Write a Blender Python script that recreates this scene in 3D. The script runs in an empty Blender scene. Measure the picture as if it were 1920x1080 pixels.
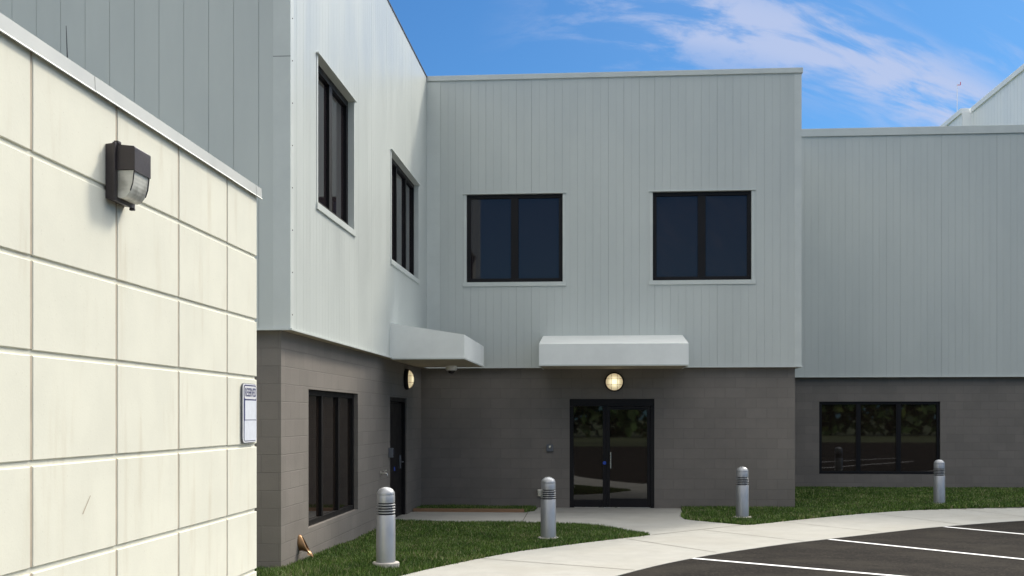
import bpy, bmesh, math, random
import numpy as np
from mathutils import Vector, Matrix
R = math.radians
C = bpy.context.scene.collection
SC = bpy.context.scene
random.seed(4)
rng = np.random.default_rng(7)

# ------------------------------------------------------------ camera
cd = bpy.data.cameras.new('camera'); cam = bpy.data.objects.new('camera', cd); C.objects.link(cam)
cd.sensor_width = 36; cd.lens = 39.75
cd.shift_y = 241 / 1920
cd.clip_start = 0.1; cd.clip_end = 2000
cam.location = (0, 0, 1.82); cam.rotation_euler = (R(90), 0, math.atan(163 / 2120))
SC.camera = cam

# ------------------------------------------------------------ sun and sky
SUN = Vector((0.67, 1.0, 1.10)).normalized()            # towards the sun
SUN_EL = math.asin(SUN.z); SUN_AZ = math.atan2(SUN.x, SUN.y)
ld = bpy.data.lights.new('sun', 'SUN'); ld.energy = 2.6; ld.angle = R(9.0); ld.color = (1.0, 0.91, 0.76)
sun = bpy.data.objects.new('sun', ld); C.objects.link(sun)
sun.rotation_euler = (-SUN).to_track_quat('-Z', 'Y').to_euler()
sun.location = (10, 10, 40)

W = bpy.data.worlds.new('World'); SC.world = W; W.use_nodes = True
nt = W.node_tree; N = nt.nodes; L = nt.links
for n in list(N): N.remove(n)

def nd(N, t, **k):
    n = N.new(t)
    for a, b in k.items(): setattr(n, a, b)
    return n
def mth(N, L, op, a, b=None, c=None, clamp=False):
    n = N.new('ShaderNodeMath'); n.operation = op; n.use_clamp = clamp
    for i, v in enumerate((a, b, c)):
        if v is None: continue
        if isinstance(v, (int, float)): n.inputs[i].default_value = v
        else: L.new(v, n.inputs[i])
    return n.outputs[0]
def mixc(N, L, f, a, b, bt='MIX'):
    n = N.new('ShaderNodeMix'); n.data_type = 'RGBA'; n.blend_type = bt
    for i, v in ((0, f), (6, a), (7, b)):
        if isinstance(v, (int, float)): n.inputs[i].default_value = v
        elif isinstance(v, tuple): n.inputs[i].default_value = (*v, 1)
        else: L.new(v, n.inputs[i])
    return n.outputs[2]
def sstep(N, L, v, a, b, lo=0.0, hi=1.0):
    n = N.new('ShaderNodeMapRange'); n.interpolation_type = 'SMOOTHSTEP'
    L.new(v, n.inputs[0]); n.inputs[1].default_value = a; n.inputs[2].default_value = b
    n.inputs[3].default_value = lo; n.inputs[4].default_value = hi
    return n.outputs[0]

sky = nd(N, 'ShaderNodeTexSky', sky_type='NISHITA', sun_disc=False)
sky.sun_elevation = SUN_EL; sky.sun_rotation = SUN_AZ; sky.air_density = 1.0; sky.dust_density = 0.6; sky.ozone_density = 2.0
tc = nd(N, 'ShaderNodeTexCoord'); sep = nd(N, 'ShaderNodeSeparateXYZ'); L.new(tc.outputs['Generated'], sep.inputs[0])
X, Y, Z = sep.outputs
ys = mth(N, L, 'MAXIMUM', Y, 0.15)
a = mth(N, L, 'DIVIDE', X, ys); b = mth(N, L, 'DIVIDE', Z, ys)
# a long band of thin cloud that falls to the right: b follows a gentle curve in a
a2 = mth(N, L, 'MULTIPLY', a, a)
bc = mth(N, L, 'ADD', mth(N, L, 'MULTIPLY', a2, -0.82), 0.357)
bc = mth(N, L, 'ADD', bc, mth(N, L, 'MULTIPLY', a, -0.035))
off = mth(N, L, 'SUBTRACT', b, bc)
cmb = nd(N, 'ShaderNodeCombineXYZ'); L.new(a, cmb.inputs[0]); L.new(off, cmb.inputs[1])
mp = nd(N, 'ShaderNodeMapping'); L.new(cmb.outputs[0], mp.inputs[0]); mp.inputs[3].default_value = (6.0, 21.0, 1)
mp.inputs[1].default_value = (3.1, 1.7, 0.4)
n1 = nd(N, 'ShaderNodeTexNoise'); L.new(mp.outputs[0], n1.inputs[0]); n1.inputs['Scale'].default_value = 1.6
n1.inputs['Detail'].default_value = 9; n1.inputs['Roughness'].default_value = 0.6; n1.inputs['Distortion'].default_value = 0.35
n2 = nd(N, 'ShaderNodeTexNoise'); L.new(mp.outputs[0], n2.inputs[0]); n2.inputs['Scale'].default_value = 0.55
n2.inputs['Detail'].default_value = 3
absoff = mth(N, L, 'ABSOLUTE', off)
wid = mth(N, L, 'ADD', mth(N, L, 'MULTIPLY', n2.outputs[0], 0.07), 0.022)
band = sstep(N, L, mth(N, L, 'DIVIDE', absoff, wid), 0.2, 1.25, 1.0, 0.0)
lft = sstep(N, L, a, -0.12, 0.10)
band = mth(N, L, 'MULTIPLY', band, lft)
tex = sstep(N, L, n1.outputs[0], 0.40, 0.60)
cl = mth(N, L, 'MULTIPLY', band, mth(N, L, 'ADD', mth(N, L, 'MULTIPLY', tex, 0.78), 0.04))
# faint wisps under the band
wis = mth(N, L, 'MULTIPLY', sstep(N, L, n1.outputs[0], 0.50, 0.72), sstep(N, L, a, 0.0, 0.25))
cl = mth(N, L, 'MAXIMUM', cl, mth(N, L, 'MULTIPLY', wis, 0.4))
# the rest of the sky, higher up: broad bright cloud
n3 = nd(N, 'ShaderNodeTexNoise'); L.new(tc.outputs['Generated'], n3.inputs[0]); n3.inputs['Scale'].default_value = 2.4
n3.inputs['Detail'].default_value = 6; n3.inputs['Roughness'].default_value = 0.55
hi = mth(N, L, 'MULTIPLY', sstep(N, L, n3.outputs[0], 0.25, 0.5), sstep(N, L, Z, 0.37, 0.44))
skyc = mixc(N, L, 1.0, sky.outputs[0], (0.29, 0.60, 0.90), 'MULTIPLY')
lowcol = mixc(N, L, cl, skyc, (4.7, 5.3, 7.2))
# high thin overcast, brighter round the sun
dt = nd(N, 'ShaderNodeVectorMath', operation='DOT_PRODUCT'); L.new(tc.outputs['Generated'], dt.inputs[0]); dt.inputs[1].default_value = SUN[:]
gl = sstep(N, L, dt.outputs['Value'], 0.62, 1.0, 11.5, 44.0)
vs_ = nd(N, 'ShaderNodeVectorMath', operation='SCALE'); vs_.inputs[0].default_value = (1.0, 0.99, 0.96); L.new(gl, vs_.inputs['Scale'])
col = mixc(N, L, mth(N, L, 'MULTIPLY', hi, 0.95), lowcol, vs_.outputs[0])
bg = nd(N, 'ShaderNodeBackground'); bg.inputs[1].default_value = 0.10; L.new(col, bg.inputs[0])
wo = nd(N, 'ShaderNodeOutputWorld'); L.new(bg.outputs[0], wo.inputs[0])

SC.view_settings.view_transform = 'Standard'; SC.view_settings.look = 'None'
SC.view_settings.exposure = 0.22; SC.view_settings.gamma = 1.0

# ------------------------------------------------------------ materials
def mat(name, base, rough=0.6, var=0.0, vscale=3.0, bump=0.0, bscale=60.0, metal=0.0, spec=0.5, space='pos', stretch=(1, 1, 1), extra=None):
    m = bpy.data.materials.new(name); m.use_nodes = True
    N = m.node_tree.nodes; L = m.node_tree.links; p = N['Principled BSDF']
    p.inputs['Base Color'].default_value = (*base, 1); p.inputs['Roughness'].default_value = rough
    p.inputs['Metallic'].default_value = metal; p.inputs['Specular IOR Level'].default_value = spec
    if space == 'pos': g = N.new('ShaderNodeNewGeometry'); vec = g.outputs['Position']
    else: g = N.new('ShaderNodeTexCoord'); vec = g.outputs['Object']
    colout = None
    if var:
        mpn = N.new('ShaderNodeMapping'); L.new(vec, mpn.inputs[0]); mpn.inputs[3].default_value = stretch
        n = N.new('ShaderNodeTexNoise'); L.new(mpn.outputs[0], n.inputs[0]); n.inputs['Scale'].default_value = vscale
        n.inputs['Detail'].default_value = 8; n.inputs['Roughness'].default_value = 0.65
        f = sstep(N, L, n.outputs[0], 0.3, 0.7)
        lo = tuple(c * (1 - var) for c in base); hi = tuple(min(1, c * (1 + var)) for c in base)
        colout = mixc(N, L, f, lo, hi); L.new(colout, p.inputs['Base Color'])
        rr = sstep(N, L, n.outputs[0], 0.3, 0.7, max(0.02, rough - 0.06), min(1, rough + 0.06)); L.new(rr, p.inputs['Roughness'])
    nrm = None
    if bump:
        n = N.new('ShaderNodeTexNoise'); L.new(vec, n.inputs[0]); n.inputs['Scale'].default_value = bscale
        n.inputs['Detail'].default_value = 5
        bp = N.new('ShaderNodeBump'); bp.inputs['Strength'].default_value = bump; bp.inputs['Distance'].default_value = 0.01
        L.new(n.outputs[0], bp.inputs['Height']); L.new(bp.outputs[0], p.inputs['Normal']); nrm = bp
    if extra: extra(N, L, p, vec, colout, nrm)
    return m

def siding_extra(N, L, p, vec, col, nrm):
    # oil-canning: broad soft waves in the sheet, longer up than across
    mpn = N.new('ShaderNodeMapping'); L.new(vec, mpn.inputs[0]); mpn.inputs[3].default_value = (3.0, 3.0, 0.35)
    n = N.new('ShaderNodeTexNoise'); L.new(mpn.outputs[0], n.inputs[0]); n.inputs['Scale'].default_value = 1.5; n.inputs['Detail'].default_value = 2
    bp = N.new('ShaderNodeBump'); bp.inputs['Strength'].default_value = 0.25; bp.inputs['Distance'].default_value = 0.010
    L.new(n.outputs[0], bp.inputs['Height'])
    # a fine embossed grain
    n4 = N.new('ShaderNodeTexNoise'); L.new(vec, n4.inputs[0]); n4.inputs['Scale'].default_value = 220; n4.inputs['Detail'].default_value = 2
    b2 = N.new('ShaderNodeBump'); b2.inputs['Strength'].default_value = 0.12; b2.inputs['Distance'].default_value = 0.002
    L.new(n4.outputs[0], b2.inputs['Height']); L.new(bp.outputs[0], b2.inputs['Normal']); L.new(b2.outputs[0], p.inputs['Normal'])

def block_extra(N, L, p, vec, col, nrm):
    sp = N.new('ShaderNodeSeparateXYZ'); L.new(vec, sp.inputs[0])
    u = mth(N, L, 'ADD', sp.outputs[0], sp.outputs[1])
    cb = N.new('ShaderNodeCombineXYZ'); L.new(u, cb.inputs[0]); L.new(sp.outputs[2], cb.inputs[1])
    br = N.new('ShaderNodeTexBrick'); L.new(cb.outputs[0], br.inputs[0]); br.inputs['Scale'].default_value = 1.0
    br.inputs['Brick Width'].default_value = 0.4; br.inputs['Row Height'].default_value = 0.1985
    br.inputs['Mortar Size'].default_value = 0.006; br.inputs['Mortar Smooth'].default_value = 0.35; br.inputs['Bias'].default_value = 0
    br.inputs[1].default_value = (0.95, 0.95, 0.95, 1); br.inputs[2].default_value = (1.05, 1.05, 1.05, 1); br.inputs[3].default_value = (0.88, 0.88, 0.88, 1)
    c = mixc(N, L, 1.0, col, br.outputs[0], 'MULTIPLY'); L.new(c, p.inputs['Base Color'])
    inv = mth(N, L, 'SUBTRACT', 1.0, br.outputs['Fac'])
    n = N.new('ShaderNodeTexNoise'); L.new(vec, n.inputs[0]); n.inputs['Scale'].default_value = 45; n.inputs['Detail'].default_value = 6; n.inputs['Roughness'].default_value = 0.7
    hsum = mth(N, L, 'ADD', inv, mth(N, L, 'MULTIPLY', n.outputs[0], 0.7))
    bp = N.new('ShaderNodeBump'); bp.inputs['Strength'].default_value = 0.6; bp.inputs['Distance'].default_value = 0.005
    L.new(hsum, bp.inputs['Height']); L.new(bp.outputs[0], p.inputs['Normal'])

def cream_extra(N, L, p, vec, col, nrm):
    mpn = N.new('ShaderNodeMapping'); L.new(vec, mpn.inputs[0]); mpn.inputs[3].default_value = (5, 5, 0.7)
    n = N.new('ShaderNodeTexNoise'); L.new(mpn.outputs[0], n.inputs[0]); n.inputs['Scale'].default_value = 1.3; n.inputs['Detail'].default_value = 7; n.inputs['Roughness'].default_value = 0.6
    f = sstep(N, L, n.outputs[0], 0.52, 0.78)
    c = mixc(N, L, mth(N, L, 'MULTIPLY', f, 0.45), col, (0.54, 0.47, 0.34))
    n5 = N.new('ShaderNodeTexNoise'); L.new(vec, n5.inputs[0]); n5.inputs['Scale'].default_value = 90; n5.inputs['Detail'].default_value = 2
    sp = sstep(N, L, n5.outputs[0], 0.70, 0.76)
    c = mixc(N, L, mth(N, L, 'MULTIPLY', sp, 0.3), c, (0.42, 0.38, 0.28)); L.new(c, p.inputs['Base Color'])

def concrete_extra(N, L, p, vec, col, nrm):
    n = N.new('ShaderNodeTexNoise'); L.new(vec, n.inputs[0]); n.inputs['Scale'].default_value = 0.7; n.inputs['Detail'].default_value = 6
    f = sstep(N, L, n.outputs[0], 0.4, 0.75)
    c = mixc(N, L, mth(N, L, 'MULTIPLY', f, 0.35), col, (0.31, 0.29, 0.245))
    n5 = N.new('ShaderNodeTexNoise'); L.new(vec, n5.inputs[0]); n5.inputs['Scale'].default_value = 14; n5.inputs['Detail'].default_value = 3
    sp = sstep(N, L, n5.outputs[0], 0.74, 0.78)
    c = mixc(N, L, mth(N, L, 'MULTIPLY', sp, 0.5), c, (0.2, 0.18, 0.15)); L.new(c, p.inputs['Base Color'])

def asphalt_extra(N, L, p, vec, col, nrm):
    v = N.new('ShaderNodeTexNoise'); L.new(vec, v.inputs[0]); v.inputs['Scale'].default_value = 32; v.inputs['Detail'].default_value = 4; v.inputs['Roughness'].default_value = 0.8
    f = sstep(N, L, v.outputs[0], 0.54, 0.66)
    c = mixc(N, L, mth(N, L, 'MULTIPLY', f, 0.6), col, (0.105, 0.090, 0.070))
    mpn = N.new('ShaderNodeMapping'); L.new(vec, mpn.inputs[0]); mpn.inputs[3].default_value = (1, 1.9, 1); mpn.inputs[2].default_value = (0, 0, 0.5)
    n = N.new('ShaderNodeTexNoise'); L.new(mpn.outputs[0], n.inputs[0]); n.inputs['Scale'].default_value = 0.9; n.inputs['Detail'].default_value = 7; n.inputs['Roughness'].default_value = 0.65
    g = sstep(N, L, n.outputs[0], 0.4, 0.7)
    c = mixc(N, L, mth(N, L, 'MULTIPLY', g, 0.55), c, (0.046, 0.041, 0.034)); L.new(c, p.inputs['Base Color'])

M = {}
M['siding'] = mat('painted_metal_siding', (0.545, 0.575, 0.55), 0.37, 0.035, 0.6, extra=siding_extra, stretch=(2, 2, 0.5))
M['siding_white'] = mat('white_metal_siding', (0.88, 0.90, 0.90), 0.38, 0.03, 0.6, extra=siding_extra, stretch=(2, 2, 0.5))
M['trim'] = mat('painted_metal_trim', (0.60, 0.63, 0.605), 0.40, 0.04, 2.0)
M['canopy'] = mat('painted_canopy_metal', (0.84, 0.86, 0.84), 0.45, 0.04, 2.0, bump=0.05, bscale=9)
M['soffit'] = mat('tan_soffit', (0.42, 0.36, 0.27), 0.7, 0.06, 3)
M['block'] = mat('taupe_painted_block', (0.188, 0.168, 0.150), 0.75, 0.09, 1.4, extra=block_extra)
M['frame'] = mat('dark_bronze_frame', (0.008, 0.007, 0.008), 0.5, 0.15, 4, spec=0.25)
M['glass'] = mat('dark_tinted_glass', (0.019, 0.015, 0.017), 0.02, 0.0, bump=0.02, bscale=1.2)
M['glass_low'] = mat('reflective_dark_glass', (0.014, 0.010, 0.008), 0.02, 0.0, bump=0.02, bscale=1.2); M['glass_low'].node_tree.nodes['Principled BSDF'].inputs['IOR'].default_value = 1.75
M['groove'] = mat('dark_seam', (0.26, 0.28, 0.28), 0.7, 0.1, 4)
M['screw'] = mat('screw_heads', (0.12, 0.11, 0.10), 0.5, 0.1, 30)
M['cream'] = mat('cream_painted_block', (0.75, 0.735, 0.625), 0.8, 0.035, 2.2, bump=0.06, bscale=90, extra=cream_extra)
M['caulk'] = mat('tan_joint_sealant', (0.50, 0.42, 0.32), 0.75, 0.12, 9)
M['coping'] = mat('pale_coping_metal', (0.55, 0.56, 0.53), 0.45, 0.05, 1.5, bump=0.08, bscale=3)
M['concrete'] = mat('broom_finished_concrete', (0.375, 0.37, 0.345), 0.85, 0.08, 2.5, bump=0.15, bscale=120, extra=concrete_extra)
M['joint'] = mat('concrete_joint', (0.15, 0.135, 0.11), 0.9, 0.2, 10)
M['asphalt'] = mat('worn_asphalt', (0.014, 0.0125, 0.012), 1.0, 0.15, 1.2, bump=0.6, bscale=130, spec=0.1, extra=asphalt_extra)
M['paint'] = mat('white_road_paint', (0.82, 0.82, 0.84), 0.7, 0.05, 20, bump=0.2, bscale=100)
M['soil'] = mat('turf_soil', (0.050, 0.060, 0.024), 0.95, 0.35, 4, bump=0.5, bscale=30)
M['ground'] = mat('rough_ground', (0.060, 0.075, 0.030), 0.95, 0.35, 0.4, bump=0.5, bscale=5)
M['roof'] = mat('roof_membrane', (0.45, 0.45, 0.43), 0.8, 0.06, 0.8)
M['alu'] = mat('brushed_aluminium_paint', (0.38, 0.39, 0.41), 0.40, 0.08, 6, metal=0.55, space='obj', stretch=(1, 1, 0.3))
M['slot'] = mat('louvre_gap', (0.02, 0.02, 0.03), 0.6, 0.1, 4)
M['footing'] = mat('footing_concrete', (0.48, 0.45, 0.42), 0.9, 0.12, 8, bump=0.3, bscale=60)
M['bronze'] = mat('cast_bronze', (0.24, 0.145, 0.075), 0.38, 0.15, 14, metal=0.8)
M['wood'] = mat('weathered_timber', (0.26, 0.15, 0.085), 0.8, 0.2, 6, stretch=(1, 12, 12), bump=0.2, bscale=40)
M['packbody'] = mat('dark_brown_cast_metal', (0.045, 0.036, 0.038), 0.42, 0.15, 10, bump=0.12, bscale=180)
M['steel'] = mat('stainless_steel', (0.62, 0.60, 0.55), 0.3, 0.05, 10, metal=0.9)
M['greybox'] = mat('grey_enamel_box', (0.13, 0.14, 0.16), 0.45, 0.08, 10)
M['white'] = mat('white_enamel', (0.80, 0.80, 0.82), 0.4, 0.03, 6)
M['signpanel'] = mat('faded_sign_panel', (0.74, 0.77, 0.84), 0.5, 0.05, 25)
M['navy'] = mat('navy_print', (0.035, 0.04, 0.14), 0.5, 0.1, 30)
M['blue'] = mat('blue_sticker', (0.02, 0.08, 0.5), 0.5, 0.05, 30)
M['red'] = mat('red_paint', (0.5, 0.05, 0.06), 0.5, 0.1, 3)
M['bark'] = mat('tree_bark', (0.11, 0.085, 0.06), 0.95, 0.3, 8, bump=0.6, bscale=25)

def lens_mat():
    m = bpy.data.materials.new('ribbed_lens_glass'); m.use_nodes = True
    N = m.node_tree.nodes; L = m.node_tree.links; p = N['Principled BSDF']
    g = N.new('ShaderNodeNewGeometry')
    n = N.new('ShaderNodeTexNoise'); L.new(g.outputs['Position'], n.inputs[0]); n.inputs['Scale'].default_value = 9; n.inputs['Detail'].default_value = 5
    f = sstep(N, L, n.outputs[0], 0.35, 0.65)
    L.new(mixc(N, L, f, (0.42, 0.41, 0.36), (0.78, 0.77, 0.70)), p.inputs['Base Color'])
    wv = N.new('ShaderNodeTexWave'); wv.bands_direction = 'Y'; L.new(g.outputs['Position'], wv.inputs[0]); wv.inputs['Scale'].default_value = 26
    wz = N.new('ShaderNodeTexWave'); wz.bands_direction = 'Z'; L.new(g.outputs['Position'], wz.inputs[0]); wz.inputs['Scale'].default_value = 18
    bp = N.new('ShaderNodeBump'); bp.inputs['Strength'].default_value = 0.22; bp.inputs['Distance'].default_value = 0.002
    L.new(mth(N, L, 'ADD', wv.outputs['Fac'], wz.outputs['Fac']), bp.inputs['Height']); L.new(bp.outputs[0], p.inputs['Normal'])
    p.inputs['Roughness'].default_value = 0.18; p.inputs['Transmission Weight'].default_value = 0.12; p.inputs['Alpha'].default_value = 1
    return m
M['lens'] = lens_mat()

def glow_mat(ax):
    m = bpy.data.materials.new('lit_lamp_globe'); m.use_nodes = True
    N = m.node_tree.nodes; L = m.node_tree.links; p = N['Principled BSDF']
    t = N.new('ShaderNodeTexCoord'); ln = N.new('ShaderNodeVectorMath'); ln.operation = 'LENGTH'; mu = N.new('ShaderNodeVectorMath'); mu.operation = 'MULTIPLY'
    L.new(t.outputs['Object'], mu.inputs[0]); mu.inputs[1].default_value = (1, 0.1, 1) if ax == 'Y' else (0.1, 1, 1); L.new(mu.outputs[0], ln.inputs[0])
    k = sstep(N, L, ln.outputs['Value'], 0.02, 0.15, 1.0, 0.0)
    p.inputs['Base Color'].default_value = (0.75, 0.66, 0.45, 1); p.inputs['Roughness'].default_value = 0.25
    L.new(mixc(N, L, k, (1.0, 0.80, 0.48), (1.0, 0.90, 0.58)), p.inputs['Emission Color'])
    L.new(mth(N, L, 'ADD', mth(N, L, 'MULTIPLY', k, 0.85), 0.38), p.inputs['Emission Strength'])
    return m
M['glow'] = glow_mat('Y'); M['glow_side'] = glow_mat('X')

def leafy(name, a, b, dry, dryp):
    m = bpy.data.materials.new(name); m.use_nodes = True
    N = m.node_tree.nodes; L = m.node_tree.links; p = N['Principled BSDF']
    g = N.new('ShaderNodeNewGeometry')
    n = N.new('ShaderNodeTexNoise'); L.new(g.outputs['Position'], n.inputs[0]); n.inputs['Scale'].default_value = 2.2; n.inputs['Detail'].default_value = 6
    f = sstep(N, L, n.outputs[0], 0.42, 0.60)
    r = g.outputs['Random Per Island']
    c = mixc(N, L, f, a, b)
    c0 = mixc(N, L, mth(N, L, 'FRACT', mth(N, L, 'MULTIPLY', r, 37.0)), c, tuple(x * 1.7 for x in b))
    c2 = mixc(N, L, mth(N, L, 'MULTIPLY', r, 0.9), c0, tuple(x * 0.45 for x in a))
    n6 = N.new('ShaderNodeTexNoise'); L.new(g.outputs['Position'], n6.inputs[0]); n6.inputs['Scale'].default_value = 1.1; n6.inputs['Detail'].default_value = 4
    pt = sstep(N, L, n6.outputs[0], 0.45, 0.75, 0.0, 0.16)
    dr = mth(N, L, 'GREATER_THAN', mth(N, L, 'ADD', r, pt), 1 - dryp)
    c3 = mixc(N, L, dr, c2, dry)
    L.new(c3, p.inputs['Base Color']); p.inputs['Roughness'].default_value = 0.55; p.inputs['Specular IOR Level'].default_value = 0.25
    return m
M['grass'] = leafy('lawn_grass', (0.030, 0.082, 0.012), (0.115, 0.185, 0.034), (0.34, 0.31, 0.17), 0.06)
M['leaf'] = leafy('tree_leaves', (0.03, 0.06, 0.018), (0.06, 0.10, 0.03), (0.09, 0.12, 0.03), 0.05)

# ------------------------------------------------------------ mesh builder
def children(o): return [c for c in bpy.data.objects if c.parent is o]
class MB:
    def __init__(s): s.v = []; s.f = []; s.m = []; s.mi = 0; s.smooth = []; s.sm = False
    def add(s, vs, fs):
        b = len(s.v); s.v += [tuple(v) for v in vs]
        for f in fs: s.f.append(tuple(b + i for i in f)); s.m.append(s.mi); s.smooth.append(s.sm)
    def box(s, x0, x1, y0, y1, z0, z1, bev=0.0):
        if x0 > x1: x0, x1 = x1, x0
        if y0 > y1: y0, y1 = y1, y0
        if z0 > z1: z0, z1 = z1, z0
        if bev <= 0:
            vs = [(x, y, z) for z in (z0, z1) for y in (y0, y1) for x in (x0, x1)]
            s.add(vs, [(0, 2, 3, 1), (4, 5, 7, 6), (0, 1, 5, 4), (2, 6, 7, 3), (0, 4, 6, 2), (1, 3, 7, 5)])
        else:
            bm = bmesh.new(); bmesh.ops.create_cube(bm, size=1)
            for v in bm.verts: v.co = Vector(((x0 + x1) / 2 + v.co.x * (x1 - x0), (y0 + y1) / 2 + v.co.y * (y1 - y0), (z0 + z1) / 2 + v.co.z * (z1 - z0)))
            bmesh.ops.bevel(bm, geom=bm.edges[:], offset=min(bev, 0.45 * min(x1 - x0, y1 - y0, z1 - z0)), segments=2, affect='EDGES', profile=0.6)
            s.bm(bm)
    def bm(s, bm, mtx=None):
        if mtx: bm.transform(mtx)
        bm.verts.index_update()
        s.add([v.co[:] for v in bm.verts], [[v.index for v in f.verts] for f in bm.faces]); bm.free()
    def prism(s, pts, axis, a0, a1):          # pts: 2D polygon; axis: extruded axis
        def P(p, a):
            return {'x': (a, p[0], p[1]), 'y': (p[0], a, p[1]), 'z': (p[0], p[1], a)}[axis]
        n = len(pts); vs = [P(p, a0) for p in pts] + [P(p, a1) for p in pts]
        fs = [tuple(range(n))[::-1], tuple(range(n, 2 * n))] + [(i, (i + 1) % n, n + (i + 1) % n, n + i) for i in range(n)]
        s.add(vs, fs)
    def lathe(s, prof, c=(0, 0, 0), ax='z', n=32, cap=True):
        vs = []; fs = []
        for r, h in prof:
            for i in range(n):
                t = 2 * math.pi * i / n; p = (r * math.cos(t), r * math.sin(t))
                q = {'z': (p[0], p[1], h), 'y': (p[0], h, p[1]), 'x': (h, p[0], p[1])}[ax]
                vs.append((c[0] + q[0], c[1] + q[1], c[2] + q[2]))
        for k in range(len(prof) - 1):
            for i in range(n):
                j = (i + 1) % n; fs.append((k * n + i, k * n + j, (k + 1) * n + j, (k + 1) * n + i))
        if cap: fs += [tuple(range(n))[::-1], tuple((len(prof) - 1) * n + i for i in range(n))]
        s.add(vs, fs)
    def tube(s, path, rad, n=12, cap=True, scale2=None):
        pts = [Vector(p) for p in path]; vs = []; fs = []
        rads = rad if isinstance(rad, (list, tuple)) else [rad] * len(pts)
        up0 = None
        for k, p in enumerate(pts):
            d = (pts[min(k + 1, len(pts) - 1)] - pts[max(k - 1, 0)]).normalized()
            if up0 is None: up0 = d.orthogonal().normalized()
            u = (up0 - d * up0.dot(d)).normalized(); up0 = u; w = d.cross(u)
            for i in range(n):
                t = 2 * math.pi * i / n; vs.append(p + (u * math.cos(t) + w * math.sin(t)) * rads[k])
        for k in range(len(pts) - 1):
            for i in range(n):
                j = (i + 1) % n; fs.append((k * n + i, k * n + j, (k + 1) * n + j, (k + 1) * n + i))
        if cap: fs += [tuple(range(n))[::-1], tuple((len(pts) - 1) * n + i for i in range(n))]
        s.add(vs, fs)
    def build(s, name, mats, parent=None, fix=True, origin=(0, 0, 0)):
        me = bpy.data.meshes.new(name)
        off = Vector(origin)
        pw = Vector((0, 0, 0)); q = parent
        while q: pw += q.location; q = q.parent
        me.from_pydata([Vector(v) - off for v in s.v], [], s.f)
        if not isinstance(mats, (list, tuple)): mats = [mats]
        for m_ in mats: me.materials.append(M[m_] if isinstance(m_, str) else m_)
        me.polygons.foreach_set('material_index', s.m); me.polygons.foreach_set('use_smooth', s.smooth)
        if fix:
            bm = bmesh.new(); bm.from_mesh(me); bmesh.ops.recalc_face_normals(bm, faces=bm.faces[:]); bm.to_mesh(me); bm.free()
        if any(s.smooth):
            me.set_sharp_from_angle(angle=R(35))
        o = bpy.data.objects.new(name, me); C.objects.link(o)
        o.location = off - pw
        if parent: o.parent = parent
        return o
def tag(o, label=None, cat=None, group=None, kind=None):
    if label: o['label'] = label
    if cat: o['category'] = cat
    if group: o['group'] = group
    if kind: o['kind'] = kind
    return o
def empty(name, loc, label, cat, group=None):
    o = bpy.data.objects.new(name, None); C.objects.link(o); o.location = loc; o.empty_display_size = 0.2
    return tag(o, label, cat, group)
def boxpart(name, m, parent, *a, bev=0.0, origin=None):
    b_ = MB(); b_.box(*a, bev=bev)
    return b_.build(name, m, parent, origin=origin or ((a[0] + a[1]) / 2, (a[2] + a[3]) / 2, min(a[4], a[5])))

# ------------------------------------------------------------ setting: ground, lot, pavement
def smooth_line(pts, n=6):
    out = []
    P = [Vector((*p, 0)) for p in pts]; P = [P[0] * 2 - P[1]] + P + [P[-1] * 2 - P[-2]]
    for i in range(1, len(P) - 2):
        for k in range(n):
            t = k / n; p0, p1, p2, p3 = P[i - 1], P[i], P[i + 1], P[i + 2]
            q = 0.5 * ((2 * p1) + (p2 - p0) * t + (2 * p0 - 5 * p1 + 4 * p2 - p3) * t * t + (3 * p1 - p0 - 3 * p2 + p3) * t ** 3)
            out.append((q.x, q.y))
    out.append((P[-2].x, P[-2].y)); return out
def sheet(name, poly, ztop, zbot, m, parent=None):
    bm = bmesh.new(); vs = [bm.verts.new((x, y, ztop)) for x, y in poly]; f = bm.faces.new(vs)
    if f.normal.z < 0: f.normal_flip()
    f.normal_update()
    bot = [bm.verts.new((x, y, zbot)) for x, y in poly]
    n = len(poly)
    for i in range(n):
        j = (i + 1) % n; bm.faces.new((vs[i], vs[j], bot[j], bot[i]))
    bmesh.ops.triangulate(bm, faces=[f])
    bmesh.ops.recalc_face_normals(bm, faces=bm.faces[:])
    me = bpy.data.meshes.new(name); bm.to_mesh(me); bm.free(); me.materials.append(M[m])
    o = bpy.data.objects.new(name, me); C.objects.link(o)
    if parent: o.parent = parent
    return o

g = MB(); g.add([(-600, -600, -0.06), (600, -600, -0.06), (600, 900, -0.06), (-600, 900, -0.06)], [(0, 1, 2, 3)])
tag(g.build('ground', 'ground', fix=False), kind='structure')

ASPH = smooth_line([(-1.3, -4), (-1.28, 4), (-1.15, 8), (-0.62, 10.9), (0.27, 12.96), (1.21, 14.53), (2.51, 16.09), (3.38, 16.94), (4.79, 18.28), (5.64, 19.0), (7.33, 20.17), (10, 21.5), (15, 23.2), (24, 24.8), (44, 26)])
lot = ASPH + [(44, -24), (-30, -24), (-30, -4)]
tag(sheet('parking_lot', lot, 0.017, -0.1, 'asphalt'), kind='structure')

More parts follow.
